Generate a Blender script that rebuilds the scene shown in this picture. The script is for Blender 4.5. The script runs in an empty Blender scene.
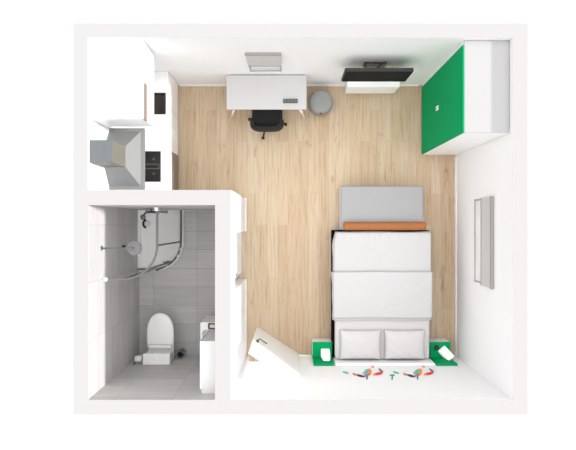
import bpy, bmesh, math, random
from mathutils import Vector, Matrix
random.seed(4)
sc = bpy.context.scene
COL = sc.collection
PI = math.pi
H = 2.5                      # wall height
D = 9.747                    # camera height

# ------------------------------------------------------------------ materials
def srgb(c):
    return tuple((x/12.92 if x <= .04045 else ((x+.055)/1.055)**2.4) for x in (v/255 for v in c)) + (1,)

def mat(name, col, rough=.5, metal=0, bump=0, bscale=200, noise=0, nscale=20, spec=.5):
    m = bpy.data.materials.new(name); m.use_nodes = True
    nt = m.node_tree; b = nt.nodes['Principled BSDF']
    c = srgb(col)
    b.inputs['Base Color'].default_value = c
    b.inputs['Roughness'].default_value = rough
    b.inputs['Metallic'].default_value = metal
    b.inputs['Specular IOR Level'].default_value = spec
    tc = nt.nodes.new('ShaderNodeTexCoord')
    if noise:
        n = nt.nodes.new('ShaderNodeTexNoise'); n.inputs['Scale'].default_value = nscale; n.inputs['Detail'].default_value = 6
        nt.links.new(tc.outputs['Object'], n.inputs['Vector'])
        r = nt.nodes.new('ShaderNodeMapRange')
        r.inputs['To Min'].default_value = 1-noise; r.inputs['To Max'].default_value = 1+noise
        nt.links.new(n.outputs['Fac'], r.inputs['Value'])
        mx = nt.nodes.new('ShaderNodeMix'); mx.data_type = 'RGBA'; mx.blend_type = 'MULTIPLY'; mx.inputs['Factor'].default_value = 1
        mx.inputs['A'].default_value = c
        nt.links.new(r.outputs['Result'], mx.inputs['B'])
        nt.links.new(mx.outputs['Result'], b.inputs['Base Color'])
    if bump:
        n2 = nt.nodes.new('ShaderNodeTexNoise'); n2.inputs['Scale'].default_value = bscale; n2.inputs['Detail'].default_value = 3
        nt.links.new(tc.outputs['Object'], n2.inputs['Vector'])
        bp = nt.nodes.new('ShaderNodeBump'); bp.inputs['Strength'].default_value = bump; bp.inputs['Distance'].default_value = .002
        nt.links.new(n2.outputs['Fac'], bp.inputs['Height']); nt.links.new(bp.outputs['Normal'], b.inputs['Normal'])
    return m

def wood_floor():
    m = bpy.data.materials.new('light_oak_planks'); m.use_nodes = True
    nt = m.node_tree; L = nt.links; b = nt.nodes['Principled BSDF']
    tc = nt.nodes.new('ShaderNodeTexCoord')
    mp = nt.nodes.new('ShaderNodeMapping'); mp.inputs['Rotation'].default_value = (0, 0, PI/2)
    L.new(tc.outputs['Object'], mp.inputs['Vector'])
    br = nt.nodes.new('ShaderNodeTexBrick')
    br.inputs['Scale'].default_value = 1; br.inputs['Brick Width'].default_value = 1.35; br.inputs['Row Height'].default_value = .165
    br.inputs['Mortar Size'].default_value = .0022; br.inputs['Mortar Smooth'].default_value = .3; br.offset = .37
    br.inputs['Color1'].default_value = (.0, .0, .0, 1); br.inputs['Color2'].default_value = (1, 1, 1, 1); br.inputs['Mortar'].default_value = (.5, .5, .5, 1)
    L.new(mp.outputs['Vector'], br.inputs['Vector'])
    # grain stretched along the plank (object Y)
    mp2 = nt.nodes.new('ShaderNodeMapping'); mp2.inputs['Scale'].default_value = (36, 1.5, 1)
    L.new(tc.outputs['Object'], mp2.inputs['Vector'])
    gr = nt.nodes.new('ShaderNodeTexNoise'); gr.inputs['Scale'].default_value = 1; gr.inputs['Detail'].default_value = 7; gr.inputs['Roughness'].default_value = .65
    L.new(mp2.outputs['Vector'], gr.inputs['Vector'])
    mp3 = nt.nodes.new('ShaderNodeMapping'); mp3.inputs['Scale'].default_value = (6, 2.2, 1)
    L.new(tc.outputs['Object'], mp3.inputs['Vector'])
    kn = nt.nodes.new('ShaderNodeTexNoise'); kn.inputs['Scale'].default_value = 1.2; kn.inputs['Detail'].default_value = 4; kn.inputs['Distortion'].default_value = 1.2
    L.new(mp3.outputs['Vector'], kn.inputs['Vector'])
    def ramp(src, stops):
        r = nt.nodes.new('ShaderNodeValToRGB'); L.new(src, r.inputs['Fac'])
        e = r.color_ramp.elements
        e[0].position, e[0].color = stops[0][0], srgb(stops[0][1]); e[1].position, e[1].color = stops[-1][0], srgb(stops[-1][1])
        for p, c in stops[1:-1]:
            n = e.new(p); n.color = srgb(c)
        return r
    base = ramp(br.outputs['Color'], [(0, WOOD_A), (.5, WOOD_B), (1, WOOD_C)])
    grain = ramp(gr.outputs['Fac'], [(.25, (204, 192, 180)), (.5, (246, 243, 240)), (.75, (255, 255, 255))])
    knots = ramp(kn.outputs['Fac'], [(.22, (206, 184, 160)), (.34, (250, 247, 243)), (.8, (255, 255, 255))])
    def mul(a, bb, f=1):
        x = nt.nodes.new('ShaderNodeMix'); x.data_type = 'RGBA'; x.blend_type = 'MULTIPLY'; x.inputs['Factor'].default_value = f
        L.new(a, x.inputs['A']); L.new(bb, x.inputs['B']); return x.outputs['Result']
    c = mul(mul(base.outputs['Color'], grain.outputs['Color']), knots.outputs['Color'])
    mm = nt.nodes.new('ShaderNodeMix'); mm.data_type = 'RGBA'; mm.inputs['B'].default_value = srgb((186, 158, 126))
    L.new(br.outputs['Fac'], mm.inputs['Factor']); L.new(c, mm.inputs['A'])
    L.new(mm.outputs['Result'], b.inputs['Base Color'])
    b.inputs['Roughness'].default_value = .55
    b.inputs['Specular IOR Level'].default_value = .3
    return m

def tile_mat(name, col, grout, axis, w=.70, h=.42, off=(0, 0, 0)):
    """grey stone-look tiles; axis = which object axes span the surface"""
    m = bpy.data.materials.new(name); m.use_nodes = True
    nt = m.node_tree; L = nt.links; b = nt.nodes['Principled BSDF']
    tc = nt.nodes.new('ShaderNodeTexCoord')
    sp = nt.nodes.new('ShaderNodeSeparateXYZ'); L.new(tc.outputs['Object'], sp.inputs[0])
    cb = nt.nodes.new('ShaderNodeCombineXYZ')
    L.new(sp.outputs[axis[0]], cb.inputs[0]); L.new(sp.outputs[axis[1]], cb.inputs[1])
    mp = nt.nodes.new('ShaderNodeMapping'); mp.inputs['Location'].default_value = off
    L.new(cb.outputs[0], mp.inputs['Vector'])
    br = nt.nodes.new('ShaderNodeTexBrick'); br.offset = 0
    br.inputs['Scale'].default_value = 1; br.inputs['Brick Width'].default_value = w; br.inputs['Row Height'].default_value = h
    br.inputs['Mortar Size'].default_value = .004; br.inputs['Mortar Smooth'].default_value = .2
    c = srgb(col)
    br.inputs['Color1'].default_value = tuple(x*.94 for x in c[:3]) + (1,)
    br.inputs['Color2'].default_value = tuple(x*1.06 for x in c[:3]) + (1,)
    br.inputs['Mortar'].default_value = srgb(grout)
    L.new(mp.outputs['Vector'], br.inputs['Vector'])
    mp2 = nt.nodes.new('ShaderNodeMapping'); mp2.inputs['Scale'].default_value = (1.5, 22, 1)
    L.new(cb.outputs[0], mp2.inputs['Vector'])
    n = nt.nodes.new('ShaderNodeTexNoise'); n.inputs['Scale'].default_value = 1; n.inputs['Detail'].default_value = 7; n.inputs['Roughness'].default_value = .6
    L.new(mp2.outputs['Vector'], n.inputs['Vector'])
    r = nt.nodes.new('ShaderNodeMapRange'); r.inputs['From Min'].default_value = .25; r.inputs['From Max'].default_value = .75
    r.inputs['To Min'].default_value = .9; r.inputs['To Max'].default_value = 1.1
    L.new(n.outputs['Fac'], r.inputs['Value'])
    mx = nt.nodes.new('ShaderNodeMix'); mx.data_type = 'RGBA'; mx.blend_type = 'MULTIPLY'; mx.inputs['Factor'].default_value = 1
    L.new(br.outputs['Color'], mx.inputs['A']); L.new(r.outputs['Result'], mx.inputs['B'])
    L.new(mx.outputs['Result'], b.inputs['Base Color'])
    b.inputs['Roughness'].default_value = .6
    b.inputs['Specular IOR Level'].default_value = .3
    return m

def glass_mat(name, tint, gloss=.08, rough=.03, gcol=(1, 1, 1, 1)):
    m = bpy.data.materials.new(name); m.use_nodes = True
    nt = m.node_tree; nt.nodes.clear(); L = nt.links
    o = nt.nodes.new('ShaderNodeOutputMaterial')
    t = nt.nodes.new('ShaderNodeBsdfTransparent'); t.inputs['Color'].default_value = srgb(tint)
    g = nt.nodes.new('ShaderNodeBsdfGlossy'); g.inputs['Roughness'].default_value = rough; g.inputs['Color'].default_value = gcol
    mx = nt.nodes.new('ShaderNodeMixShader'); mx.inputs[0].default_value = gloss
    L.new(t.outputs[0], mx.inputs[1]); L.new(g.outputs[0], mx.inputs[2]); L.new(mx.outputs[0], o.inputs['Surface'])
    return m

WOOD_A, WOOD_B, WOOD_C = (198, 176, 150), (206, 186, 160), (212, 195, 172)
M = {}
M['wall'] = mat('white_wall_paint', (243, 243, 244), .8, bump=.05, bscale=300)
M['cut'] = mat('pale_grey_wall_top', (168, 166, 166), .9)
M['white'] = mat('white_lacquer', (248, 248, 248), .4)
M['melamine'] = mat('pale_melamine', (206, 205, 205), .5)
M['shadetop'] = mat('shaded_white_board', (166, 165, 165), .7)  # wardrobe top is white; its shade is put into this greyer colour
M['worktop'] = mat('white_worktop', (240, 239, 238), .35)
M['desk'] = mat('white_desk_laminate', (192, 190, 190), .5)
M['wood'] = wood_floor()
M['tile_floor'] = tile_mat('grey_floor_tiles', (184, 182, 181), (156, 154, 153), (0, 1), .70, .30, (.07, .1, 0))
M['tile_x'] = tile_mat('grey_wall_tiles_side', (198, 196, 195), (178, 176, 175), (1, 2), .70, .30)
M['tile_y'] = tile_mat('grey_wall_tiles_end', (198, 196, 195), (178, 176, 175), (0, 2), .70, .30)
M['taupe'] = mat('taupe_laminate', (142, 127, 115), .6, noise=.08, nscale=12)
M['steel'] = mat('brushed_steel', (130, 131, 131), .6, .2)
M['flue'] = mat('blue_grey_flue_cap', (94, 99, 101), .6, .05, noise=.08, nscale=14)
M['flue_side'] = mat('floor_tinted_steel_flue', (120, 118, 106), .6, .1)  # olive warmth of the mirrored oak floor is put into the steel colour
M['chrome'] = mat('chrome', (200, 200, 202), .15, 1)
M['railgrey'] = mat('satin_grey_rail', (112, 111, 110), .8, spec=.15)
M['dark_chrome'] = mat('dark_chrome', (120, 120, 122), .3, .8)
M['blackglass'] = mat('black_ceramic_glass', (34, 32, 31), .3)
M['mark'] = mat('grey_hob_marking', (125, 122, 118), .5)
M['black'] = mat('black_plastic', (20, 20, 21), .45)
M['bedblack'] = mat('black_bed_fabric', (12, 12, 13), .95, spec=.05)
M['screen'] = mat('charcoal_screen', (40, 40, 41), .8, spec=.05)
M['blackfab'] = mat('black_upholstery', (25, 25, 26), .85, bump=.2, bscale=250, noise=.15, nscale=60)
M['green'] = mat('green_lacquer', (2, 152, 92), .6, spec=.04)
M['greyfab'] = mat('grey_upholstery', (158, 158, 159), .9, bump=.15, bscale=300, noise=.05, nscale=40)
M['pouf'] = mat('grey_knit_fabric', (146, 147, 145), .95, bump=.5, bscale=130, noise=.14, nscale=50)
M['sofa_side'] = mat('pale_grey_fabric', (222, 222, 222), .9, bump=.1, bscale=300)
M['orange'] = mat('orange_brown_leather', (158, 98, 52), .8, bump=.15, bscale=160, noise=.1, nscale=30)
M['leather'] = mat('tan_leather', (205, 122, 62), .6)
M['duvet'] = mat('white_cotton', (188, 187, 187), .9, bump=.1, bscale=90)
M['pillow'] = mat('white_pillow_cotton', (200, 198, 198), .9, bump=.1, bscale=120)
M['ceramic'] = mat('white_ceramic', (236, 236, 235), .25)
M['tray'] = mat('white_acrylic', (252, 251, 250), .5)
M['headgrey'] = mat('matt_grey_metal', (122, 122, 122), .85, spec=.05)
M['lampwhite'] = mat('white_lamp_shade', (246, 246, 246), .6)
_b = M['lampwhite'].node_tree.nodes['Principled BSDF']; _b.inputs['Emission Color'].default_value = (1, .99, .97, 1); _b.inputs['Emission Strength'].default_value = .3
def add_film(m, f, col):
    nt = m.node_tree; o = nt.nodes['Material Output']; a = o.inputs['Surface'].links[0].from_socket
    d = nt.nodes.new('ShaderNodeBsdfDiffuse'); d.inputs['Color'].default_value = srgb(col)
    x = nt.nodes.new('ShaderNodeMixShader'); x.inputs[0].default_value = f
    nt.links.new(a, x.inputs[1]); nt.links.new(d.outputs[0], x.inputs[2]); nt.links.new(x.outputs[0], o.inputs['Surface'])
M['glass'] = glass_mat('clear_grey_shower_glass', (250, 250, 250), .04)
add_film(M['glass'], .10, (250, 250, 250))
M['pane'] = mat('frosted_window_glass', (244, 243, 242), .6)
_b = M['pane'].node_tree.nodes['Principled BSDF']; _b.inputs['Transmission Weight'].default_value = .6
M['winframe'] = mat('grey_window_frame', (170, 166, 165), .5)
M['blind'] = mat('grey_blind_fabric', (200, 196, 195), .9, noise=.06, nscale=25)
M['blindbox'] = mat('grey_blind_rail', (150, 146, 145), .5)
M['mirror'] = mat('mirror', (225, 225, 225), .05, 1)
M['socket'] = mat('dark_grey_plastic', (72, 70, 69), .5)
M['socket_in'] = mat('light_grey_plastic', (104, 102, 100), .5)
M['pink'] = mat('pink_soap', (226, 196, 190), .5)
for n, c in dict(teal=(64, 190, 165), teal_dark=(30, 150, 110), sky=(110, 200, 210), orange_p=(255, 150, 40), salmon=(240, 150, 125),
                 red=(236, 40, 80), pinkp=(240, 70, 130), blackp=(45, 45, 48), brownp=(205, 125, 85), greyp=(160, 155, 160), olive=(95, 100, 80), greenp=(20, 165, 100)).items():
    M[n] = mat('print_'+n, c, .7)

# ------------------------------------------------------------------ mesh helpers
def addbm(dst, src):
    me = bpy.data.meshes.new('t'); src.to_mesh(me); dst.from_mesh(me); bpy.data.meshes.remove(me); src.free()

def box(bm, x0, x1, y0, y1, z0, z1, bev=0, seg=2, mi=0):
    b = bmesh.new()
    bmesh.ops.create_cube(b, size=1)
    for v in b.verts:
        v.co = Vector(((x0+x1)/2 + v.co.x*(x1-x0), (y0+y1)/2 + v.co.y*(y1-y0), (z0+z1)/2 + v.co.z*(z1-z0)))
    if bev:
        bmesh.ops.bevel(b, geom=b.edges[:], offset=bev, segments=seg, profile=.5, affect='EDGES')
    for f in b.faces: f.material_index = mi
    addbm(bm, b); return bm

def prism(bm, pts, z0, z1, bev=0, seg=2, mi=0, axis='z'):
    """polygon pts extruded; axis z: (x,y) z0..z1 ; axis y: (x,z) extruded over y0..y1"""
    b = bmesh.new()
    vs = [b.verts.new((p[0], p[1], z0)) for p in pts]
    f = b.faces.new(vs)
    r = bmesh.ops.extrude_face_region(b, geom=[f])
    for v in r['geom']:
        if isinstance(v, bmesh.types.BMVert): v.co.z = z1
    bmesh.ops.recalc_face_normals(b, faces=b.faces[:])
    if bev:
        es = [e for e in b.edges if abs(e.verts[0].co.z-e.verts[1].co.z) < 1e-6]
        bmesh.ops.bevel(b, geom=es, offset=bev, segments=seg, profile=.5, affect='EDGES')
    if axis == 'y':
        for v in b.verts: v.co = Vector((v.co.x, v.co.z, v.co.y))
        bmesh.ops.recalc_face_normals(b, faces=b.faces[:])
    for f in b.faces: f.material_index = mi
    addbm(bm, b); return bm

def lathe(bm, prof, cx, cy, n=40, mi=0, sx=1, sy=1):
    b = bmesh.new(); rings = []
    for r, z in prof:
        if r < 1e-6: rings.append([b.verts.new((cx, cy, z))])
        else: rings.append([b.verts.new((cx+sx*r*math.cos(2*PI*i/n), cy+sy*r*math.sin(2*PI*i/n), z)) for i in range(n)])
    for a, c in zip(rings, rings[1:]):
        for i in range(n):
            j = (i+1) % n
            if len(a) == 1 and len(c) == 1: continue
            if len(a) == 1: b.faces.new((a[0], c[j], c[i]))
            elif len(c) == 1: b.faces.new((a[i], a[j], c[0]))
            else: b.faces.new((a[i], a[j], c[j], c[i]))
    bmesh.ops.recalc_face_normals(b, faces=b.faces[:])
    for f in b.faces: f.material_index = mi; f.smooth = True
    addbm(bm, b); return bm

def tube(bm, pts, r, n=10, r2=None, caps=True):
    pts = [Vector(p) for p in pts]; b = bmesh.new(); rings = []
    up = None
    for i, p in enumerate(pts):
        t = (pts[min(i+1, len(pts)-1)] - pts[max(i-1, 0)]).normalized()
        if up is None:
            up = Vector((0, 0, 1)) if abs(t.z) < .9 else Vector((0, 1, 0))
        a = t.cross(up).normalized(); c = a.cross(t).normalized(); up = c
        rr = r if r2 is None else r + (r2-r)*i/(len(pts)-1)
        rings.append([b.verts.new(p + rr*(a*math.cos(2*PI*k/n)+c*math.sin(2*PI*k/n))) for k in range(n)])
    for A, B in zip(rings, rings[1:]):
        for k in range(n): b.faces.new((A[k], A[(k+1) % n], B[(k+1) % n], B[k]))
    if caps:
        b.faces.new(rings[0]); b.faces.new(rings[-1])
    bmesh.ops.recalc_face_normals(b, faces=b.faces[:])
    for f in b.faces: f.smooth = len(f.verts) == 4
    addbm(bm, b); return bm

def bar(bm, path, w, z0, z1, bev=0):
    """rectangular section swept along a plan path"""
    b = bmesh.new(); P = [Vector((p[0], p[1], 0)) for p in path]; rows = []
    for i, p in enumerate(P):
        t = (P[min(i+1, len(P)-1)] - P[max(i-1, 0)]).normalized(); n = Vector((-t.y, t.x, 0))*w/2
        rows.append([b.verts.new((p+n)+Vector((0, 0, z0))), b.verts.new((p-n)+Vector((0, 0, z0))), b.verts.new((p-n)+Vector((0, 0, z1))), b.verts.new((p+n)+Vector((0, 0, z1)))])
    for A, B in zip(rows, rows[1:]):
        for k in range(4): b.faces.new((A[k], A[(k+1) % 4], B[(k+1) % 4], B[k]))
    b.faces.new(rows[0]); b.faces.new(rows[-1])
    bmesh.ops.recalc_face_normals(b, faces=b.faces[:])
    addbm(bm, b); return bm

def loft(bm, rings, cap0=True, cap1=True, smooth=True, mi=0):
    b = bmesh.new(); R = [[b.verts.new(p) for p in ring] for ring in rings]; n = len(R[0])
    for A, B in zip(R, R[1:]):
        for k in range(n): b.faces.new((A[k], A[(k+1) % n], B[(k+1) % n], B[k]))
    if cap0: b.faces.new(R[0])
    if cap1: b.faces.new(R[-1])
    bmesh.ops.recalc_face_normals(b, faces=b.faces[:])
    for f in b.faces: f.smooth = smooth; f.material_index = mi
    addbm(bm, b); return bm

def rrect(x0, x1, y0, y1, r, z, n=6):
    out = []
    for cx, cy, a0 in ((x1-r, y1-r, 0), (x0+r, y1-r, PI/2), (x0+r, y0+r, PI), (x1-r, y0+r, 1.5*PI)):
        for i in range(n+1):
            a = a0 + PI/2*i/n
            out.append((cx+r*math.cos(a), cy+r*math.sin(a), z))
    return out

def worldoff(o):
    v = Vector((0, 0, 0))
    while o is not None:
        v += o.location; o = o.parent
    return v

def obj(name, bm, mats, parent=None, local=False, smooth=False):
    me = bpy.data.meshes.new(name)
    if parent is not None and not local:
        bmesh.ops.translate(bm, verts=bm.verts[:], vec=-worldoff(parent))
    bm.to_mesh(me); bm.free()
    for m in (mats if isinstance(mats, (list, tuple)) else [mats]): me.materials.append(M[m])
    if smooth:
        for p in me.polygons: p.use_smooth = True
    o = bpy.data.objects.new(name, me); COL.objects.link(o)
    if parent is not None: o.parent = parent
    return o

def thing(name, label, cat, loc=(0, 0, 0), rotz=0, group=None):
    o = bpy.data.objects.new(name, None); COL.objects.link(o)
    o.empty_display_size = .1
    o.location = loc; o.rotation_euler = (0, 0, rotz); o['label'] = label; o['category'] = cat
    if group: o['group'] = group
    return o
def tag(o, label, cat, group=None):
    o['label'] = label; o['category'] = cat
    if group: o['group'] = group
    return o
def struct(name, bm, mats, parent=None):
    o = obj(name, bm, mats, parent)
    if parent is None: o['kind'] = 'structure'
    return o
def B(*a, **k): return box(bmesh.new(), *a, **k)
def dup(root, loc, label, group=None, rotz=None):
    r = root.copy(); COL.objects.link(r); r.location = loc; r['label'] = label
    if rotz is not None: r.rotation_euler = (0, 0, rotz)
    if group: r['group'] = group
    for ch in list(root.children):
        c = ch.copy(); COL.objects.link(c); c.parent = r
        for g in list(ch.children):
            d = g.copy(); COL.objects.link(d); d.parent = c
    return r

# ------------------------------------------------------------------ the setting
XL, XR, YB, YF = -2.398, 2.698, 2.248, -2.098          # inner faces
OL, OR, OB, OF = -2.578, 2.878, 2.422, -2.278          # outer faces
PX0, PX1, PY0, PY1 = -.875, -.683, .24, .42            # bathroom partitions
ZB = -.1
def wall(name, boxes, rule=None, extra=()):
    bm = bmesh.new()
    for b in boxes: box(bm, *b)
    for f in bm.faces:
        c = f.calc_center_median(); n = f.normal
        f.material_index = 0
        if n.z > .9 and c.z > H-.01: f.material_index = 1
        elif rule:
            k = rule(c, n)
            if k: f.material_index = k
    return struct(name, bm, ['wall', 'cut'] + list(extra))

WX0, WX1, WZ0, WZ1 = -.556, -.092, .88, 1.87            # back window opening
wall('wall_back', [(OL, WX0, YB, OB, ZB, H), (WX1, OR, YB, OB, ZB, H), (WX0, WX1, YB, OB, ZB, WZ0), (WX0, WX1, YB, OB, WZ1, H)])
VY0, VY1, VZ0, VZ1 = -.82, .37, .98, 1.83               # right window opening
wall('wall_right', [(XR, OR, OF, VY0, ZB, H), (XR, OR, VY1, YB, ZB, H), (XR, OR, VY0, VY1, ZB, VZ0), (XR, OR, VY0, VY1, VZ1, H)])
wall('wall_left', [(OL, XL, PY0, YB, ZB, H), (OL, XL, OF, PY0, ZB, H)],
     lambda c, n: 2 if n.x > .9 and c.y < PY0-.01 else 0, ['tile_x'])
DX0, DX1, DH = -.63, .165, 1.922                        # entrance opening
wall('wall_front', [(XL, PX0, OF, YF, ZB, H), (PX0, DX0, OF, YF, ZB, H), (DX1, XR, OF, YF, ZB, H), (DX0, DX1, OF, YF, DH, H)],
     lambda c, n: 2 if n.y > .9 and c.x < PX0 else 0, ['tile_y'])
wall('wall_bathroom_back', [(XL, PX0, PY0, PY1, ZB, H), (PX0, PX1, PY0, PY1, ZB, H)],
     lambda c, n: 2 if n.y < -.9 and c.x < PX0 else 0, ['tile_y'])
BY0, BY1, BH = -.87, -.10, 1.97                         # bathroom door opening
wall('wall_bathroom_right', [(PX0, PX1, BY1, PY0, ZB, H), (PX0, PX1, YF, BY0, ZB, H), (PX0, PX1, BY0, BY1, BH, H)],
     lambda c, n: 2 if n.x < -.9 else 0, ['tile_x'])
TX = -.84                                               # where oak meets tile in the bathroom doorway
bm = bmesh.new()
box(bm, XL, XR, PY1, YB, ZB, 0); box(bm, PX1, XR, YF, PY1, ZB, 0)
box(bm, TX, PX1, BY0, BY1, ZB, 0); box(bm, DX0, DX1, -2.205, YF, ZB, 0)
struct('floor', bm, 'wood')
bm = bmesh.new()
box(bm, XL, PX0, YF, PY0, ZB, 0); box(bm, PX0, TX, BY0, BY1, ZB, 0)
struct('floor_bathroom', bm, 'tile_floor')

bt, bh = .014, .075
struct('baseboard_back', B(-1.74, 2.1, YB-bt, YB, 0, bh, bev=.003), 'white')
struct('baseboard_right', B(XR-bt, XR, YF, 1.09, 0, bh, bev=.003), 'white')
bm = bmesh.new()
box(bm, DX1+.01, .375, YF, YF+bt, 0, bh, bev=.003); box(bm, 2.53, XR-bt, YF, YF+bt, 0, bh, bev=.003)
struct('baseboard_front', bm, 'white')
bm = bmesh.new()
box(bm, PX1, PX1+bt, BY1, PY1+bt, 0, bh, bev=.003); box(bm, -1.70, PX1, PY1, PY1+bt, 0, bh, bev=.003)
box(bm, PX1, PX1+bt, YF, BY0, 0, bh, bev=.003)
struct('baseboard_left', bm, 'white')

# windows
def window(name, kind, a0, a1, z0, z1, p0, p1):
    fb = bmesh.new(); t = .022
    def bx(bmx, u0, u1, v0, v1, q0, q1, bev=.002):
        if kind == 'y': box(bmx, u0, u1, q0, q1, v0, v1, bev=bev)
        else: box(bmx, q0, q1, u0, u1, v0, v1, bev=bev)
    bx(fb, a0, a1, z0, z0+t, p0, p1); bx(fb, a0, a1, z1-t, z1, p0, p1)
    bx(fb, a0, a0+t, z0+t, z1-t, p0, p1); bx(fb, a1-t, a1, z0+t, z1-t, p0, p1)
    fr = struct(name, fb, 'winframe')
    pb = bmesh.new(); bx(pb, a0+t, a1-t, z0+t, z1-t, p0+.012, p0+.018, 0)
    obj('pane', pb, 'pane', fr)
    return fr
window('window_1', 'y', WX0, WX1, WZ0, WZ1, YB+.002, YB+.05)
window('window_2', 'x', VY0, VY1, VZ0, VZ1, XR+.002, XR+.05)
b1 = thing('roller_blind', 'small grey roller blind half lowered over the narrow window above the desk', 'blind', ((WX0+WX1)/2, YB, WZ1))
obj('cassette', B(WX0-.006, WX1+.004, YB-.036, YB-.001, WZ1-.035, WZ1+.006, bev=.004), 'blindbox', b1)
obj('fabric', B(WX0, WX1, YB-.030, YB-.027, 1.325, WZ1-.034), 'blind', b1)
obj('bottom_bar', B(WX0, WX1, YB-.034, YB-.023, 1.305, 1.324, bev=.003), 'blindbox', b1)
b2 = thing('roller_blind', 'wide grey roller blind half lowered on the right wall beside the bed', 'blind', (XR, (VY0+VY1)/2, VZ1))
obj('cassette', B(XR-.045, XR-.001, VY0-.02, VY1+.008, VZ1-.03, VZ1+.02, bev=.004), 'blindbox', b2)
obj('fabric', B(XR-.036, XR-.033, VY0-.012, VY1+.003, 1.43, VZ1-.029), 'blind', b2)
obj('bottom_bar', B(XR-.042, XR-.029, VY0-.012, VY1+.003, 1.405, 1.429, bev=.003), 'blindbox', b2)

# entrance door: leaf swung into the room
hx, hy = .158, -2.085
ang = math.atan2(-1.661-hy, -.50-hx)
lw = .79
def door_leaf(name, loc, a, w, h, handle_side=1):
    bm = box(bmesh.new(), 0, w, -.02, .02, .008, h, bev=.003)
    o = bpy.data.objects.new(name, bpy.data.meshes.new(name))
    bm.to_mesh(o.data); bm.free(); o.data.materials.append(M['white']); COL.objects.link(o)
    o.location = loc; o.rotation_euler = (0, 0, a); o['kind'] = 'structure'
    hb = bmesh.new()
    for s in (-1, 1):
        box(hb, w-.085, w-.045, *sorted((s*.0205, s*.028)), .96, 1.12, bev=.003)
        tube(hb, [(w-.065, s*.028, 1.05), (w-.065, s*.062, 1.05), (w-.08, s*.068, 1.05), (w-.2, s*.068, 1.05)], .0095)
    h_ = bpy.data.objects.new('handle', bpy.data.meshes.new('handle')); hb.to_mesh(h_.data); hb.free()
    h_.data.materials.append(M['dark_chrome']); COL.objects.link(h_); h_.parent = o
    return o
door_leaf('door_1', (hx, hy+.0, 0), ang, lw, 1.875)
# bathroom door: leaf standing in the wall recess, not quite shut
d2 = struct('door_2', B(-.785, -.745, -.755, BY1-.004, .008, BH-.005, bev=.003), 'wall')
struct('door_gap_sun_block_1', B(-.874, -.846, BY0+.001, -.74, .001, BH-.001), 'wall')  # added panel, out of view behind the lintel, stops sun passing the door gap
hb = bmesh.new()
box(hb, -.7445, -.738, -.735, -.70, .96, 1.12, bev=.002)
obj('handle', hb, 'dark_chrome', d2)

# ------------------------------------------------------------------ kitchen
KX0, KX1 = XL+.004, -1.775
CY = [.425, 1.11, 1.70, 2.244]
def base_unit(y0, y1, label, taupe=False, drawers=False):
    t = thing('kitchen_base_cabinet', label, 'kitchen cabinet', ((KX0+KX1)/2, (y0+y1)/2, 0), group=None)
    obj('body', B(KX0, KX1, y0+.001, y1-.001, .10, .855, bev=.002), 'white', t)
    obj('plinth', B(KX0, KX1-.05, y0+.001, y1-.001, 0, .10), 'taupe' if taupe else 'white', t)
    def front(nm, z0, z1, m):
        d = obj(nm, B(KX1, KX1+.018, y0+.003, y1-.003, z0, z1, bev=.002), m, t)
        obj('handle', tube(bmesh.new(), [(KX1+.019, (y0+y1)/2-.09, z1-.03), (KX1+.03, (y0+y1)/2-.085, z1-.03), (KX1+.03, (y0+y1)/2+.085, z1-.03), (KX1+.019, (y0+y1)/2+.09, z1-.03)], .004, 8), 'white' if m == 'white' else 'taupe', d)
    if taupe:
        front('drawer', .60, .853, 'white'); front('door', .04, .597, 'taupe')
    elif drawers:
        for z0, z1 in ((.103, .35), (.353, .60), (.603, .853)): front('drawer', z0, z1, 'white')
    else:
        front('door', .103, .853, 'white')
    return t
base_unit(CY[0], CY[1], 'white base cabinet with a taupe lower door, beneath the black hob beside the bathroom wall', taupe=True)
base_unit(CY[1], CY[2], 'white base cabinet in the middle of the counter, between hob cabinet and sink corner cabinet', drawers=True)
base_unit(CY[2], CY[3], 'white base cabinet in the corner against the back wall, under the black sink')
bm = bmesh.new()                                        # worktop with a hole for the sink
SX0, SX1, SY0, SY1 = -2.17, -1.80, 1.63, 1.925
WT0, WT1 = .857, .90
for a in ((KX0, SX0, .424, 2.245), (SX1, KX1+.02, .424, 2.245), (SX0, SX1, .424, SY0), (SX0, SX1, SY1, 2.245)):
    box(bm, a[0], a[1], a[2], a[3], WT0, WT1)
tag(obj('worktop', bm, 'worktop'), 'long white kitchen worktop running along the left wall', 'worktop')
bm = bmesh.new()
g = .002
rings = [rrect(SX0-.012, SX1+.012, SY0-.012, SY1+.012, .012, WT1+.0015), rrect(SX0-.012, SX1+.012, SY0-.012, SY1+.012, .012, WT1+.005),
         rrect(SX0+.008, SX1-.008, SY0+.008, SY1-.008, .012, WT1+.005), rrect(SX0+.012, SX1-.012, SY0+.012, SY1-.012, .02, WT1-.03),
         rrect(SX0+.02, SX1-.02, SY0+.02, SY1-.02, .03, WT1-.036)]
loft(bm, rings, cap0=False, smooth=False)
sk = thing('kitchen_sink', 'small black rectangular sink set in the white worktop near the back wall', 'sink', ((SX0+SX1)/2, (SY0+SY1)/2, WT1))
obj('basin', bm, 'blackglass', sk)
obj('drain', lathe(bmesh.new(), [(0, WT1-.033), (.028, WT1-.033), (.032, WT1-.0355)], (SX0+SX1)/2-.08, (SY0+SY1)/2), 'dark_chrome', sk)
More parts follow.
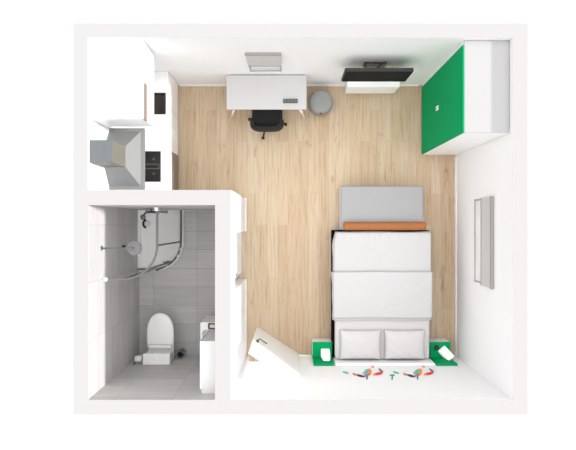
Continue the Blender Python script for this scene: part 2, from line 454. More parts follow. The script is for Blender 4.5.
# hob
hob = thing('induction_hob', 'black two-zone glass hob half hidden beneath the steel cooker hood', 'hob', (-2.1, .856, WT1))
obj('glass_plate', B(-2.31, -1.862, .632, 1.080, WT1+.0005, WT1+.007, bev=.002), 'blackglass', hob)
for zy in (.75, .965):
    for zx in (-1.965, -2.19):
        c_ = [(-3, -3), (-3, -18), (3, -18), (3, -3), (18, -3), (18, 3), (3, 3), (3, 18), (-3, 18), (-3, 3), (-18, 3), (-18, -3)]
        obj('zone_marking', prism(bmesh.new(), [(zx+a*.001, zy+b*.001) for a, b in c_], WT1+.0072, WT1+.008), 'mark', hob)
bm = bmesh.new()
for a in ((-2.25, -1.885, .822, .827), (-2.25, -1.885, .887, .892), (-1.89, -1.885, .827, .887)): box(bm, a[0], a[1], a[2], a[3], WT1+.0072, WT1+.008)
obj('control_marking', bm, 'mark', hob)
# cooker hood
hood = thing('cooker_hood', 'steel cooker hood with square flue and flared canopy on the left wall', 'cooker hood', (-2.2, .885, 1.6))
hy0, hy1, hX0, hX1 = .475, 1.298, XL+.002, -1.925
fy0, fy1, fX1 = .757, 1.026, -2.122
obj('canopy_rim', B(hX0, hX1, hy0, hy1, 1.60, 1.655, bev=.003), 'steel', hood)
b = bmesh.new()
i_ = .045
lo = [(hX0, hy0+i_, 1.657), (hX1-i_, hy0+i_, 1.657), (hX1-i_, hy1-i_, 1.657), (hX0, hy1-i_, 1.657)]
hi = [(hX0, fy0, 1.86), (fX1, fy0, 1.86), (fX1, fy1, 1.86), (hX0, fy1, 1.86)]
loft(b, [lo, hi], smooth=False)
obj('canopy', b, 'steel', hood)
obj('flue', B(hX0+.001, fX1, fy0, fy1, 1.862, 2.44, bev=.003), 'flue_side', hood)
obj('flue_cap', B(hX0+.001, fX1, fy0, fy1, 2.441, 2.45, bev=.002), 'flue', hood)
obj('filter', B(hX0+.05, hX1-.05, hy0+.06, hy1-.06, 1.592, 1.599), 'dark_chrome', hood)
# wall cabinets
def wall_unit(y0, y1, label, band=False):
    t = thing('kitchen_wall_cabinet', label, 'kitchen cabinet', ((KX0-1.775)/2, (y0+y1)/2, 1.82))
    obj('body', B(KX0, -1.775, y0+.001, y1-.001, 1.82, 2.40, bev=.003), 'white', t)
    if band:
        obj('door', B(-1.774, -1.756, y0+.002, y1-.002, 1.822, 2.215, bev=.002), 'white', t)
        obj('panel', B(-1.774, -1.756, y0+.002, y1-.002, 2.218, 2.385, bev=.002), 'taupe', t)
        obj('end_panel', B(-1.774, -1.756, y0+.002, y1-.002, 2.387, 2.40, bev=.002), 'white', t)
    else:
        obj('door', B(-1.774, -1.756, y0+.002, y1-.002, 1.822, 2.398, bev=.002), 'white', t)
wall_unit(1.745, 2.245, 'deep white wall cabinet with a plain white door, in the corner by the back wall')
wall_unit(1.288, 1.744, 'deep white wall cabinet with a taupe strip across its front, beside the cooker hood', band=True)

# ------------------------------------------------------------------ desk and its surroundings
dx0, dx1, dy0, dy1, dz = -.915, .276, 1.722, 2.232, .74
desk = thing('desk', 'white writing desk with splayed legs under the narrow back window', 'desk', ((dx0+dx1)/2, (dy0+dy1)/2, 0))
obj('tabletop', B(dx0, dx1, dy0, dy1, dz-.028, dz, bev=.004), 'desk', desk)
obj('apron', B(dx0+.14, dx1-.14, dy0+.08, dy1-.06, dz-.09, dz-.029, bev=.002), 'white', desk)
for sx in (-1, 1):
    for sy in (-1, 1):
        cx, cy = (dx0+dx1)/2, (dy0+dy1)/2
        top = (cx+sx*.475, cy+sy*.20, dz-.03); foot = (cx+sx*(.585+.012), cy+sy*(.235 if sy > 0 else .262), .0)
        obj('leg', tube(bmesh.new(), [top, foot], .02, 12, .013), 'white', desk)
so = thing('socket_strip', 'small dark grey socket strip lying on the white desk', 'socket strip', (.035, 1.845, dz))
obj('housing', B(-.073, .143, 1.816, 1.874, dz+.001, dz+.035, bev=.006), 'socket', so)
for k in range(4):
    x = -.045 + k*.053
    obj('socket', lathe(bmesh.new(), [(0, dz+.0365), (.012, dz+.0365), (.016, dz+.039), (.021, dz+.039), (.021, dz+.0352)], x, 1.845, 20), 'socket_in', so)

ch = thing('office_chair', 'black swivel chair with curved back tucked under the white desk', 'chair', (-.32, 1.74, 0), rotz=0)
# seat
def seat_ring(z, s):
    pts = []
    for i in range(48):
        a = 2*PI*i/48; c, s_ = math.cos(a), math.sin(a)
        e = 2/3.6
        pts.append((-.32 + s*.235*math.copysign(abs(c)**e, c), 1.72 + s*.225*math.copysign(abs(s_)**e, s_), z))
    return pts
b = bmesh.new(); loft(b, [seat_ring(.41, .86), seat_ring(.42, .96), seat_ring(.445, 1), seat_ring(.47, .98), seat_ring(.482, .9), seat_ring(.478, .5)])
obj('seat', b, 'blackfab', ch)
# curved backrest
b = bmesh.new(); rings = []
nseg = 28
for k in range(11):
    z = .47 + .32*k/10; lean = .0 - .005*k/10; th = .045*(1 if 0 < k < 10 else .55)
    hw = .235 - .02*(k/10)**3
    inner, outer = [], []
    for i in range(nseg+1):
        a = PI + PI*i/nseg; c, s_ = math.cos(a), math.sin(a); e = 2/3.4
        x = math.copysign(abs(c)**e, c); y = -abs(s_)**e
        outer.append((-.32 + (hw+th*.5)*x, 1.60 + lean + (.135+th*.5)*y, z)); inner.append((-.32 + (hw-th*.5)*x, 1.60 + lean + (.135-th*.5)*y, z))
    rings.append(outer + inner[::-1])
loft(b, rings)
obj('backrest', b, 'blackfab', ch)
obj('column', lathe(bmesh.new(), [(0, .10), (.03, .10), (.03, .24), (.022, .25), (.022, .40), (.07, .405), (.07, .412), (0, .412)], -.32, 1.74, 20), 'black', ch)
for k in range(5):
    a = math.radians(-104 + 72*k + (12 if k == 1 else 0)); ca, sa = math.cos(a), math.sin(a); LG = .33 if k == 0 else .30
    l = obj('leg', tube(bmesh.new(), [(-.32+.02*ca, 1.74+.02*sa, .12), (-.32+.2*ca, 1.74+.2*sa, .095), (-.32+LG*ca, 1.74+LG*sa, .07)], .017, 10, .011), 'black', ch)
    cb = bmesh.new()
    wx, wy = -.32+LG*ca, 1.74+LG*sa
    tube(cb, [(wx-.022*sa, wy+.022*ca, .021), (wx+.022*sa, wy-.022*ca, .021)], .0205, 16)
    tube(cb, [(wx, wy, .03), (wx, wy, .075)], .008, 8)
    obj('castor', cb, 'black', l)

ch.location.y -= .02
pf = thing('pouf', 'round grey knitted pouf with a tan leather tag, right of the desk', 'pouf', (.515, 1.922, 0))
prof = [(0, .004), (.13, .004), (.165, .02), (.183, .07), (.19, .18), (.188, .30), (.178, .355), (.15, .38), (.08, .388), (0, .39)]
obj('cushion', lathe(bmesh.new(), prof, .515, 1.922, 48), 'pouf', pf)
b = bmesh.new(); tube(b, [(.515, 1.731, .20), (.515, 1.719, .24), (.515, 1.719, .28), (.515, 1.733, .335)], .012, 8)
box(b, .497, .533, 1.719, 1.731, .20, .33, bev=.003)
obj('tag', b, 'leather', pf)
b = bmesh.new(); box(b, .503, .527, 1.724, 1.742, .334, .362, bev=.004)
obj('clasp', b, 'black', pf)

# television, bracket and low cabinet
tv = thing('television', 'flat black television held off the back wall on a swing arm', 'television', (1.21, 2.06, 1.15))
ty0, ty1 = 2.035, 2.085
obj('bezel', B(.757, 1.667, ty0, ty1, 1.17, 1.735, bev=.006), 'black', tv)
obj('screen', B(.767, 1.657, ty0-.003, ty0-.0005, 1.182, 1.725, bev=.001), 'screen', tv)
obj('stand_bar', B(1.0, 1.4, ty0+.008, ty1-.004, 1.158, 1.1695, bev=.002), 'black', tv)
br = obj('wall_bracket', B(1.05, 1.36, YB-.022, YB-.001, 1.22, 1.42, bev=.003), 'black', tv)
obj('mounting_plate', B(1.04, 1.37, ty1+.001, ty1+.016, 1.25, 1.47, bev=.003), 'black', br)
ym = (YB-.022 + ty1+.016)/2
for xa, xm, xb in ((1.08, 1.07, 1.09), (1.30, 1.22, 1.33)):
    b = bmesh.new()
    bar(b, [(xa, YB-.0225), (xm, ym)], .022, 1.34, 1.40); bar(b, [(xm, ym), (xb, ty1+.0165)], .022, 1.34, 1.40)
    obj('arm', b, 'black', br)
obj('cross_bar', B(1.055, 1.355, ym-.009, ym+.009, 1.402, 1.415, bev=.002), 'black', br)
ms = thing('media_shelf', 'low white wall-hung cabinet beneath the television', 'cabinet', (1.31, 2.16, .15))
obj('body', B(.905, 1.685, 2.105, YB-.016, .15, .60, bev=.003), 'white', ms)
for x0, x1 in ((.907, 1.294), (1.296, 1.683)):
    obj('door', B(x0, x1, 2.087, 2.104, .152, .598, bev=.002), 'white', ms)
obj('top', B(.90, 1.69, 2.085, YB-.016, .601, .615, bev=.002), 'white', ms)

# wardrobe
wx, wy0, wy1, wz = 2.125, 1.122, 2.192, 2.40
wr = thing('wardrobe', 'tall white wardrobe with bright green doors in the back right corner', 'wardrobe', (2.4, 1.65, 0))
obj('body', B(wx+.02, XR-.004, wy0, YB-.003, .08, wz-.02, bev=.002), 'white', wr)
obj('plinth', B(wx+.06, XR-.02, wy0+.01, wy1-.01, 0, .08), 'melamine', wr)
obj('top_panel', B(wx+.02, XR-.004, wy0, YB-.003, wz-.0195, wz, bev=.002), 'shadetop', wr)
ym = (wy0+wy1)/2
for y0, y1, s in ((wy0, ym-.0008, -1), (ym+.0008, wy1, 1)):
    d = obj('door', B(wx, wx+.019, y0, y1, .13, wz-.002, bev=.001), 'green', wr)
    obj('handle', B(wx-.018, wx-.0005, *sorted((ym+s*.004, ym+s*.03)), 1.12, 1.23, bev=.004), 'white', d)

# ------------------------------------------------------------------ bed group
bx0, bx1 = .70, 2.177
bed = thing('double_bed', 'double bed with black base and low white headboard against the front wall', 'bed', (1.44, -1.07, 0))
obj('base', B(bx0-.012, bx1+.008, -2.05, -.080, .08, .37, bev=.006), 'bedblack', bed)
for x in (bx0+.05, bx1-.06):
    for y in (-1.98, -.16):
        obj('leg', lathe(bmesh.new(), [(0, 0), (.025, 0), (.03, .079), (0, .079)], x, y, 16), 'black', bed)
obj('mattress', B(bx0+.02, bx1-.014, -2.05, -.30, .371, .53, bev=.04, seg=4), 'pillow', bed, smooth=False)
obj('headboard', B(bx0+.006, bx1+.012, -2.094, -2.06, .02, .755, bev=.004), 'white', bed)

def cover(x0, x1, y0, y1, z, t, drop, seed, nx=90, ny=70, foot=False, wav=.004, over=0, pleats=False):
    """soft cloth lying flat, rounded and hanging at the edges; has thickness"""
    rnd = random.Random(seed); ph = [rnd.uniform(0, 6.28) for _ in range(12)]
    creases = [(rnd.uniform(x0, x1), rnd.uniform(y0, y1), rnd.uniform(-.9, .9), rnd.uniform(.1, .35), rnd.uniform(.003, .007)) for _ in range(9)]
    b = bmesh.new(); top = []; L = x1-x0; W = y1-y0; r = .045
    for j in range(ny+1):
        row = []
        for i in range(nx+1):
            u, v = i/nx, j/ny
            x, y = x0+u*L, y0+v*W
            zz = z
            ex = min(x-x0, x1-x)
            if ex < r: zz -= (r - math.sqrt(max(0, r*r-(r-ex)**2))) + (drop if ex < 1e-6 else 0)
            if foot:
                ey = y1-y
                if ey < r: zz -= (r - math.sqrt(max(0, r*r-(r-ey)**2)))*.8 + (drop if ey < 1e-6 and ex > 1e-6 else 0)
            wv = wav*(math.sin(5.1*x+3.3*y+ph[0])*math.sin(4.3*y-2.1*x+ph[1]) + .5*math.sin(11*x+ph[2]+4*y)*math.sin(9*y+ph[3]))
            for cx, cy, ca, cl, cd in creases:
                dx, dy = x-cx, y-cy; al = dx*math.cos(ca)+dy*math.sin(ca); ac = -dx*math.sin(ca)+dy*math.cos(ca)
                wv += cd*math.exp(-(al/cl)**2)*math.exp(-(ac/.014)**2)
            if pleats:
                wv += .008*math.exp(-((y1-y)/.10)**2)*math.sin(70*x+2*math.sin(9*x))*max(0, min(1, (1.75-x)/.5))
            if ex > 1e-6: zz += wv
            if pleats: x += .035*max(0, (y-(y1-.3))/.3)**2*(1-u)**3
            xo = (.006*math.sin(7*y+ph[4])+.004*math.sin(17*y+ph[5]))*(1 if i == nx else -1 if i == 0 else 0)
            row.append(b.verts.new((x+xo, y + (.005*math.sin(6*x+ph[6]) if j in (0, ny) else 0), zz)))
        top.append(row)
    for j in range(ny):
        for i in range(nx): b.faces.new((top[j][i], top[j][i+1], top[j+1][i+1], top[j+1][i]))
    r_ = bmesh.ops.extrude_face_region(b, geom=b.faces[:])
    for v in r_['geom']:
        if isinstance(v, bmesh.types.BMVert): v.co.z -= t
    bmesh.ops.recalc_face_normals(b, faces=b.faces[:])
    for f in b.faces: f.smooth = True
    return b
dv = thing('duvet', 'crumpled white duvet spread over the foot and middle of the double bed', 'duvet', (1.44, -.9, .53))
obj('cover', cover(bx0-.012, bx1+.012, -1.45, -.098, .572, .03, .085, 3, foot=True, pleats=True), 'duvet', dv)
obj('folded_layer', cover(bx0-.025, bx1+.02, -1.40, -.71, .622, .03, .11, 8, ny=50, wav=.005), 'duvet', dv)

def pillow(x0, x1, y0, y1, z0, h):
    b = bmesh.new(); n = 36; grid = {}
    cx, cy = (x0+x1)/2, (y0+y1)/2; a, c = (x1-x0)/2, (y1-y0)/2
    for side in (1, -1):
        for j in range(n+1):
            for i in range(n+1):
                u, v = 2*i/n-1, 2*j/n-1
                f = max(0, (1-abs(u)**3.2))**.55 * max(0, (1-abs(v)**3.2))**.55
                pin = 1 - .045*(1-abs(v)**2)*abs(u)**6 ; pin2 = 1 - .05*(1-abs(u)**2)*abs(v)**6
                x = cx + a*u*pin; y = cy + c*v*pin2
                edge = i in (0, n) or j in (0, n)
                key = (i, j) if edge else (i, j, side)
                if key not in grid:
                    zz = z0 + h*.42 + side*(h*.58 if side > 0 else h*.42)*f + (0 if side < 0 else .006*math.sin(9*u+3*v)*math.sin(7*v+u)*f)
                    if abs(x - cx) < 9: grid[key] = b.verts.new((x, y, zz))
    def g(i, j, s): return grid[(i, j)] if (i in (0, n) or j in (0, n)) else grid[(i, j, s)]
    for s in (1, -1):
        for j in range(n):
            for i in range(n):
                q = [g(i, j, s), g(i+1, j, s), g(i+1, j+1, s), g(i, j+1, s)]
                try: b.faces.new(q if s > 0 else q[::-1])
                except ValueError: pass
    bmesh.ops.recalc_face_normals(b, faces=b.faces[:])
    for f in b.faces: f.smooth = True
    return b
tag(obj('pillow', pillow(.785, 1.408, -2.035, -1.585, .532, .13), 'pillow'), 'white pillow nearest the entrance door, on the left half of the bed', 'pillow', 'pillows on the bed')
tag(obj('pillow', pillow(1.457, 2.075, -2.035, -1.585, .532, .13), 'pillow'), 'white pillow nearest the right wall, beside the nightstand with the black dish', 'pillow', 'pillows on the bed')

# bench with bolster
bn = thing('upholstered_bench', 'grey upholstered bench seat standing at the foot of the bed', 'bench', (1.46, .26, 0))
obj('base', B(.822, 2.06, -.075, .595, .05, .36, bev=.012, seg=3), 'sofa_side', bn)
obj('seat_cushion', B(.815, 2.085, -.078, .603, .362, .455, bev=.03, seg=4), 'greyfab', bn)
for x in (.88, 2.0):
    for y in (0, .53): obj('leg', lathe(bmesh.new(), [(0, 0), (.02, 0), (.022, .049), (0, .049)], x, y, 14), 'black', bn)
b = bmesh.new(); rr = .064; cyb, czb = -.016, .459+.064
prof = []
n = 24
X0, X1 = .845, 2.105
rings = []
for xx, s in ((X0, .55), (X0+.006, .82), (X0+.02, .97), (X0+.04, 1), (X1-.04, 1), (X1-.02, .97), (X1-.006, .82), (X1, .55)):
    rings.append([(xx, cyb+rr*s*math.cos(2*PI*k/n), czb+rr*s*math.sin(2*PI*k/n)) for k in range(n)])
loft(b, rings)
tag(obj('bolster_cushion', b, 'orange'), 'long orange-brown bolster lying along the bed side of the grey bench', 'cushion')

# nightstands and lamps
def nightstand(x0, x1, label):
    t = thing('nightstand', label, 'nightstand', ((x0+x1)/2, -1.95, 0), group='nightstands beside the bed')
    obj('body', B(x0, x1, -2.06, -1.838, .03, .345, bev=.002), 'white', t)
    f = obj('drawer', B(x0+.002, x1-.002, -1.837, -1.822, .035, .343, bev=.002), 'white', t)
    obj('top', B(x0-.002, x1+.002, -2.06, -1.818, .346, .362, bev=.002), 'green', t)
    obj('back_panel', B(x0-.002, x1+.002, -2.094, -2.062, .03, .76, bev=.002), 'green', t)
    for x in (x0+.03, x1-.03):
        obj('foot', B(x-.015, x+.015, -1.9, -1.87, 0, .029), 'white', t)
nightstand(.384, .683, 'green-topped nightstand with white drawer on the entrance side of the bed')
nightstand(2.212, 2.520, 'green-topped nightstand with white drawer between the bed and the right wall')
def lamp(x, y):
    z = .363
    t = thing('table_lamp', 'lamp', 'lamp', (0, 0, 0), group='lamps on the nightstands')
    b = bmesh.new(); box(b, -.05, .05, -.05, .05, 0, .012, bev=.003); box(b, -.012, .012, -.012, .012, .0125, .03)
    obj('base', b, 'white', t, local=True)
    q = lambda h, z, r=.02: rrect(-h, h, -h, h, r, z)
    b = bmesh.new(); loft(b, [q(.064, .024), q(.069, .028), q(.069, .04), q(.054, .322), q(.053, .334), q(.047, .34)], smooth=False)
    obj('shade', b, 'lampwhite', t, local=True)
    return t
lp = lamp(0, 0); lp.location = (.578, -1.982, .363)
lp['label'] = 'white tapered lamp on the nightstand nearest the entrance door'
dup(lp, (2.415, -1.96, .363), 'white tapered lamp on the nightstand by the right wall, beside a small black dish', rotz=math.radians(40))
b = lathe(bmesh.new(), [(0, .363), (.036, .363), (.042, .368), (.042, .382), (.036, .388), (.028, .386), (.0, .386)], 2.305, -1.903, 28)
tag(obj('round_dish', b, 'black'), 'small black round dish beside the lamp on the right-hand nightstand', 'dish')

# wall stickers behind the pillows (flat prints on the front wall)
def wp(px, py):
    g_ = (py-225)/(-YF*62); z = D*(1-1/g_); return ((px-288)/62/g_, z)
def sticker(name, pieces, label, cat, group=None, dx=0):
    b = bmesh.new(); mats = []
    for k, (m, pts) in enumerate(pieces):
        if m not in mats: mats.append(m)
        P = [wp(px+dx, py) for px, py in pts]
        prism(b, P, YF+.0008+.0004*k, YF+.0016+.0004*k, mi=mats.index(m), axis='y')
    return tag(obj(name, b, mats), label, cat, group)
def blob(cx, cy, rx, ry, n=14, rot=0):
    return [(cx+rx*math.cos(2*PI*i/n)*math.cos(rot)-ry*math.sin(2*PI*i/n)*math.sin(rot), cy+rx*math.cos(2*PI*i/n)*math.sin(rot)+ry*math.sin(2*PI*i/n)*math.cos(rot)) for i in range(n)]
bird = [('teal', [(342.3, 371.4), (344.5, 371.3), (348.6, 372.8), (348.3, 374.0), (345.5, 373.6), (343.3, 373.0)]),
        ('brownp', [(352.0, 373.3), (354.2, 373.2), (357.6, 374.3), (357.4, 376.0), (353.6, 375.3)]),
        ('blackp', [(357.2, 374.2), (361.0, 374.8), (364.4, 376.3), (364.0, 377.6), (360.3, 377.2), (357.2, 376.0)]),
        ('orange_p', [(364.5, 370.5), (367.0, 369.0), (370.0, 368.6), (371.8, 370.3), (371.6, 373.0), (369.8, 375.6), (367.5, 375.9), (366.0, 373.0)]),
        ('sky', blob(364.6, 373.0, 2.4, 1.7, rot=-.5)),
        ('teal', blob(367.0, 371.6, 2.6, 1.9, rot=-.5)),
        ('pinkp', [(363.3, 376.0), (366.0, 374.0), (369.2, 373.2), (370.2, 374.6), (367.6, 376.2), (364.6, 377.4)]),
        ('teal_dark', [(365.9, 375.6), (368.0, 375.4), (367.7, 379.8), (366.4, 379.9)]),
        ('orange_p', [(373.0, 374.0), (375.4, 373.2), (376.2, 375.0), (373.6, 376.0)]),
        ('red', [(375.3, 373.3), (379.2, 372.4), (382.4, 371.9), (383.0, 373.2), (380.3, 375.0), (375.8, 375.6)]),
        ('olive', [(378.6, 368.3), (380.2, 369.2), (382.6, 371.0), (383.6, 371.3), (382.6, 372.2), (380.3, 371.6), (378.9, 370.0)]),
        ('salmon', [(370.0, 365.4), (371.8, 365.2), (374.4, 367.0), (374.0, 368.4), (371.6, 367.2)]),
        ('greyp', [(365.4, 364.2), (368.2, 363.6), (368.4, 365.0), (366.0, 365.6)])]
gp = 'colourful wall stickers behind the bed'
sticker('wall_sticker', bird, 'multicoloured bird sticker on the front wall above the left pillow', 'wall sticker', gp)
sticker('wall_sticker', bird, 'multicoloured bird sticker on the front wall above the right pillow', 'wall sticker', gp, dx=50.6)
sticker('wall_sticker', [('greenp', [(389.8, 374.6), (394.6, 374.4), (394.6, 375.9), (393.2, 376.0), (392.8, 379.9), (391.2, 379.9), (391.6, 376.1), (389.9, 376.0)])],
        'small green T-shaped sticker on the front wall between the two bird stickers', 'wall sticker', gp)

# ------------------------------------------------------------------ bathroom
# shower
sx1, sy1, sr = -1.672, -.735, .47
def quad(off, narc=18, wallgap=.003):
    x1, y1, r = sx1-off, sy1+off, sr-off
    arc = [(x1-r+r*math.cos(a), y1+r+r*math.sin(a)) for a in (-PI/2*i/narc for i in range(narc+1))]
    return arc
sh = thing('shower_cubicle', 'curved glass shower cubicle on a white quadrant tray in the bathroom corner', 'shower', (-2.05, -.25, 0))
arc = quad(0)
pts = [(XL+.003, PY0-.003), (sx1, PY0-.003)] + arc + [(XL+.003, sy1)]
b = bmesh.new()
def ringz(pts, z): return [(p[0], p[1], z) for p in pts]
def inset(off): return [(XL+.003+off, PY0-.003-off), (sx1-off, PY0-.003-off)] + quad(off) + [(XL+.003+off, sy1+off)]
loft(b, [ringz(pts, .002), ringz(pts, .12), ringz(inset(.04), .12), ringz(inset(.06), .095), ringz(inset(.10), .088)], smooth=False)
obj('tray', b, 'tray', sh)
dn = obj('drain', lathe(bmesh.new(), [(.048, .0895), (.05, .094), (.048, .098), (.0, .099)], -2.245, .02, 28), 'ceramic', sh)
b = bmesh.new()
ringA = [( -2.245+.068*math.cos(a), .02+.068*math.sin(a)) for a in [math.radians(110+14*i) for i in range(11)]]
bar(b, ringA, .034, .0895, .097); obj('drain_slot', b, 'black', sh)
zt, zb = 1.91, .125
in_ = .03
gx, gy = sx1-in_, sy1+in_
garc = quad(in_)
pR = (gx, PY0-.004); pM = (gx, garc[0][1]); pL = (XL+.004, gy); pE = garc[-1]
def glassbit(name, path):
    return obj(name, bar(bmesh.new(), path, .006, zb+.03, zt-.03), 'glass', sh)
glassbit('side_panel', [pR, (pR[0], pM[1]+.012)])
half = len(garc)//2
glassbit('door', garc[0:half+1])
glassbit('door', garc[half:])
glassbit('side_panel', [(pE[0]-.012, gy), (pL[0]+.01, gy)])
full = [pR] + garc + [pL]
obj('top_rail', bar(bmesh.new(), full, .024, zt-.03, zt), 'railgrey', sh)
obj('bottom_rail', bar(bmesh.new(), full, .03, zb-.004, zb+.03), 'railgrey', sh)
for p in (pM, garc[half], pE):
    obj('post', B(p[0]-.011, p[0]+.011, p[1]-.011, p[1]+.011, zb+.03, zt-.03, bev=.003), 'railgrey', sh)
for p in ((pR[0], pR[1]-.03), (pL[0]+.03, pL[1])):
    obj('rail_bracket', B(p[0]-.025, p[0]+.025, p[1]-.025, p[1]+.025, zt+.001, zt+.03, bev=.008), 'ceramic', sh)
pm = Vector(garc[half]).to_3d()
for s in (-1, 1):
    q = garc[half+s*2]; d_ = (Vector(q)-Vector((sx1-sr, sy1+sr))).normalized()
    qq = Vector((q[0], q[1])) + d_*.03
    hbm = bmesh.new()
    tube(hbm, [(q[0]+d_.x*.004, q[1]+d_.y*.004, .85), (qq.x, qq.y, .85), (qq.x, qq.y, 1.15), (q[0]+d_.x*.004, q[1]+d_.y*.004, 1.15)], .009, 8)
    obj('handle', hbm, 'dark_chrome', sh)
for i in (3, 6, 12, 15):
    q = garc[i]; d_ = (Vector(q)-Vector((sx1-sr, sy1+sr))).normalized()
    rb = bmesh.new(); cx_, cy_ = q[0]+d_.x*.018, q[1]+d_.y*.018
    box(rb, cx_-.016, cx_+.016, cy_-.016, cy_+.016, zb+.031, zb+.06, bev=.006)
    obj('roller', rb, 'ceramic', sh)
# rain shower head
rs = thing('overhead_shower', 'round grey rain shower head on a thin arm from the left bathroom wall', 'shower head', (-2.0, -.30, 1.95))
obj('head', lathe(bmesh.new(), [(0, 1.947), (.03, 1.947), (.094, 1.946), (.098, 1.940), (.096, 1.934), (0, 1.93)], -1.985, -.297, 40), 'headgrey', rs)
b = tube(bmesh.new(), [(XL+.002, -.297, 1.985), (-2.02, -.297, 1.985), (-1.995, -.297, 1.978), (-1.99, -.297, 1.957)], .008, 10)
obj('arm', b, 'dark_chrome', rs)
b = bmesh.new(); tube(b, [(XL+.001, -.297, 1.985), (XL+.012, -.297, 1.985)], .03, 20); obj('wall_flange', b, 'dark_chrome', rs)
sv = thing('shower_valve', 'small black round shower valve on the left bathroom wall', 'valve', (XL, -.315, 1.0))
b = bmesh.new(); tube(b, [(XL+.001, -.315, 1.0), (XL+.012, -.315, 1.0)], .026, 20); obj('plate', b, 'dark_chrome', sv)
b = bmesh.new(); tube(b, [(XL+.0125, -.315, 1.0), (XL+.04, -.315, 1.0)], .02, 20); obj('knob', b, 'black', sv)
# bath mixer with hand shower on the back partition
mxr = thing('shower_mixer', 'chrome shower mixer with hand shower on the wall above the white tray', 'mixer', (-1.960, PY0, .95))
b = bmesh.new(); tube(b, [(-2.050, PY0-.05, .95), (-1.780, PY0-.05, .95)], .017, 14)
for x in (-1.990, -1.840): tube(b, [(x, PY0-.002, .95), (x, PY0-.05, .95)], .014, 12)
obj('bar_valve', b, 'dark_chrome', mxr)
for x0, x1 in ((-2.075, -2.051), (-1.779, -1.755)):
    b = bmesh.new(); tube(b, [(x0, PY0-.05, .95), (x1, PY0-.05, .95)], .024, 18); obj('knob', b, 'black', mxr)
b = bmesh.new(); tube(b, [(-1.915, PY0-.05, .932), (-1.920, PY0-.055, .7), (-1.970, PY0-.07, .5), (-2.020, PY0-.06, .7), (-2.030, PY0-.06, 1.0), (-2.020, PY0-.07, 1.16)], .006, 8)
obj('hose', b, 'chrome', mxr)
b = bmesh.new(); tube(b, [(-2.020, PY0-.05, 1.1), (-2.020, PY0-.075, 1.2), (-2.025, PY0-.105, 1.28)], .012, 10); lathe(b, [(0, 1.275), (.035, 1.28), (.038, 1.295), (0, 1.30)], -2.028, PY0-.13, 20)
box(b, -2.035, -2.005, PY0-.052, PY0-.002, 1.09, 1.13, bev=.003)
obj('hand_shower', b, 'dark_chrome', mxr)

# toilet
tx = -1.968
to = thing('toilet', 'white toilet with closed oval lid and cistern against the front bathroom wall', 'toilet', (tx, -1.75, 0))
def dring(z, w, yf, yb, n=30, wb=None):
    wb = wb if wb is not None else w
    pts = []
    for i in range(n+1):
        a = PI*i/n; c, s = math.cos(a), math.sin(a)
        ym_ = yb + (yf-yb)*.36
        pts.append((tx + w*math.copysign(abs(c)**.88, c), ym_ + (yf-ym_)*abs(s)**.88, z))
    pts += [(tx-wb, yb+(yf-yb)*.1, z), (tx-wb*.96, yb, z), (tx+wb*.96, yb, z), (tx+wb, yb+(yf-yb)*.1, z)]
    return pts
b = bmesh.new(); loft(b, [dring(.002, .125, -1.56, -2.06), dring(.1, .115, -1.55, -2.06), dring(.22, .14, -1.48, -2.06), dring(.33, .185, -1.40, -2.06), dring(.385, .20, -1.37, -2.06), dring(.395, .19, -1.38, -2.06)])
obj('bowl', b, 'ceramic', to)
b = bmesh.new(); loft(b, [dring(.397, .195, -1.372, -1.90), dring(.402, .204, -1.364, -1.90), dring(.414, .204, -1.364, -1.90), dring(.416, .2, -1.368, -1.90)])
obj('seat', b, 'ceramic', to)
b = bmesh.new(); loft(b, [dring(.4175, .2, -1.368, -1.845), dring(.423, .208, -1.358, -1.845), dring(.437, .208, -1.358, -1.845), dring(.446, .196, -1.372, -1.838+.0), dring(.449, .16, -1.41, -1.80)])
obj('lid', b, 'ceramic', to)
obj('hinge', B(tx-.17, tx+.17, -1.895, -1.852, .4175, .446, bev=.008, seg=3), 'ceramic', to)
ci = obj('cistern', B(tx-.195, tx+.195, -2.09, -1.93, .397, .69, bev=.03, seg=4), 'ceramic', to)
obj('cistern_lid', B(tx-.205, tx+.205, -2.093, -1.922, .691, .725, bev=.016, seg=4), 'ceramic', to)
obj('flush_button', lathe(bmesh.new(), [(.026, .726), (.026, .730), (.022, .732), (0, .732)], tx, -2.0, 24), 'ceramic', to)

tr = thing('toilet_roll_holder', 'white toilet roll on a holder left of the toilet cistern', 'toilet roll', (-2.255, -2.03, .62))
b = bmesh.new(); tube(b, [(-2.31, -2.02, .62), (-2.20, -2.02, .62)], .052, 28); obj('roll', b, 'ceramic', tr)
b = bmesh.new(); box(b, -2.335, -2.30, YF+.0002, YF+.008, .61, .67); tube(b, [(-2.315, YF+.008, .64), (-2.318, -2.02, .64), (-2.318, -2.02, .62), (-2.195, -2.02, .62)], .006, 8); obj('holder', b, 'dark_chrome', tr)
tb = thing('toilet_brush', 'small dark round toilet brush holder right of the toilet', 'toilet brush', (-1.70, -2.035, 0))
obj('holder', lathe(bmesh.new(), [(0, .002), (.045, .002), (.048, .01), (.048, .28), (.045, .285), (.04, .28), (.04, .03), (0, .028)], -1.695, -2.03, 32), 'dark_chrome', tb)
obj('brush', lathe(bmesh.new(), [(0, .04), (.03, .05), (.034, .12), (.02, .16), (.008, .17), (.008, .29), (.012, .30), (.012, .33), (0, .335)], -1.695, -2.03, 20), 'black', tb)

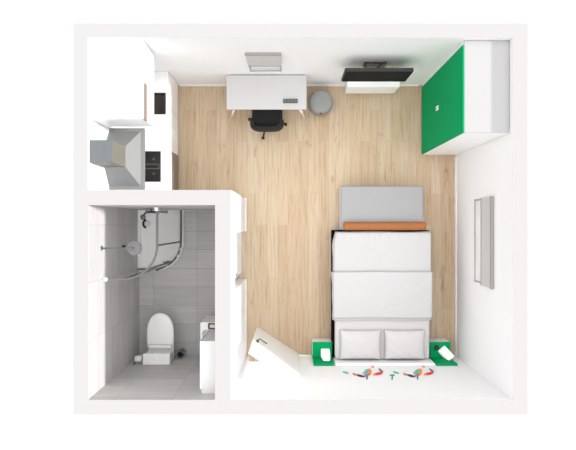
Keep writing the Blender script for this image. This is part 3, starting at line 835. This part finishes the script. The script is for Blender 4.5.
# washbasin and cabinet on the right bathroom wall
vb = thing('washbasin', 'white washbasin unit against the right bathroom wall, mostly hidden below a wall cabinet', 'washbasin', (-1.09, -1.76, 0))
vx0, vx1, vy0, vy1 = -1.29, PX0-.004, -2.05, -1.432
obj('cabinet', B(vx0+.015, vx1, vy0+.01, vy1-.008, .12, .73, bev=.003), 'white', vb)
obj('door', B(vx0-.003, vx0+.014, vy0+.012, vy1-.01, .125, .725, bev=.003), 'white', vb)
for y in (vy0+.06, vy1-.06): obj('leg', lathe(bmesh.new(), [(0, 0), (.018, 0), (.018, .119), (0, .119)], vx0+.06, y, 12), 'chrome', vb)
b = bmesh.new()
loft(b, [rrect(vx0, vx1, vy0, vy1, .015, .732), rrect(vx0, vx1, vy0, vy1, .015, .85), rrect(vx0+.03, vx1-.11, vy0+.04, vy1-.11, .05, .85), rrect(vx0+.05, vx1-.13, vy0+.06, vy1-.13, .06, .77), rrect(vx0+.1, vx1-.18, vy0+.12, vy1-.19, .05, .755)], smooth=False)
obj('basin', b, 'ceramic', vb)
b = bmesh.new(); tube(b, [(-.93, -1.76, .852), (-.93, -1.76, .99), (-.96, -1.76, 1.02), (-1.05, -1.76, 1.0)], .014, 12); obj('tap', b, 'chrome', vb)
mc = thing('wall_cabinet', 'tall white wall cabinet hung above the washbasin on the right bathroom wall', 'cabinet', (-.98, -1.76, 1.4))
obj('body', B(-1.075, PX0-.003, -2.094, -1.44, 1.40, 2.25, bev=.002), 'melamine', mc)
for y0, y1 in ((-2.092, -1.768), (-1.766, -1.442)): obj('mirror_door', B(-1.092, -1.076, y0, y1, 1.402, 2.248, bev=.002), 'mirror', mc)
sd = thing('soap_dish', 'small dark dish with pale pink soap on the front corner of the washbasin', 'soap dish', (-1.11, -1.485, .85))
b = bmesh.new(); loft(b, [rrect(-1.17, -1.04, -1.525, -1.445, .015, .8515), rrect(-1.175, -1.035, -1.53, -1.44, .015, .875), rrect(-1.165, -1.045, -1.52, -1.45, .012, .875), rrect(-1.16, -1.05, -1.515, -1.455, .012, .86)], smooth=False)
obj('dish', b, 'socket', sd)
obj('soap', B(-1.15, -1.06, -1.51, -1.46, .861, .892, bev=.012, seg=3), 'pink', sd)

# ------------------------------------------------------------------ light, sky and camera
SKY_H, SKY_Z, SKY_K = .45, 2.3, 2.5
sun = bpy.data.lights.new('sun', 'SUN'); so_ = bpy.data.objects.new('sun', sun); COL.objects.link(so_)
so_.rotation_euler = Vector((-1, -.05, -.44)).to_track_quat('-Z', 'Y').to_euler()
so_.location = (8, 3, 6)
sun.energy = 2.7; sun.angle = math.radians(4); sun.color = (1, .985, .97)
w = bpy.data.worlds.new('sky'); sc.world = w; w.use_nodes = True
nt = w.node_tree; bg = nt.nodes['Background']
tc = nt.nodes.new('ShaderNodeTexCoord'); sp = nt.nodes.new('ShaderNodeSeparateXYZ'); nt.links.new(tc.outputs['Generated'], sp.inputs[0])
# overcast sky: brightest overhead, paler towards the horizon, white ground haze below
cr = nt.nodes.new('ShaderNodeMapRange'); cr.clamp = True
nt.links.new(sp.outputs['Z'], cr.inputs['Value'])
pw = nt.nodes.new('ShaderNodeMath'); pw.operation = 'POWER'; nt.links.new(cr.outputs['Result'], pw.inputs[0]); pw.inputs[1].default_value = SKY_K
mr = nt.nodes.new('ShaderNodeMapRange'); mr.inputs['To Min'].default_value = SKY_H; mr.inputs['To Max'].default_value = SKY_Z
nt.links.new(pw.outputs[0], mr.inputs['Value'])
lt = nt.nodes.new('ShaderNodeMath'); lt.operation = 'LESS_THAN'; nt.links.new(sp.outputs['Z'], lt.inputs[0]); lt.inputs[1].default_value = 0
mx = nt.nodes.new('ShaderNodeMix'); mx.data_type = 'FLOAT'; nt.links.new(lt.outputs[0], mx.inputs['Factor'])
nt.links.new(mr.outputs['Result'], mx.inputs['A']); mx.inputs['B'].default_value = 1.0
nt.links.new(mx.outputs['Result'], bg.inputs['Strength'])
bg.inputs['Color'].default_value = (1, 1, 1, 1)
cd = bpy.data.cameras.new('camera'); cam = bpy.data.objects.new('camera', cd); COL.objects.link(cam)
cam.location = (0, 0, D); cd.sensor_width = 36; cd.lens = 36*62*D/576
sc.camera = cam
sc.view_settings.view_transform = 'Standard'; sc.view_settings.look = 'None'
sc.view_settings.exposure = .5; sc.view_settings.gamma = 1
sc.view_settings.use_curve_mapping = False
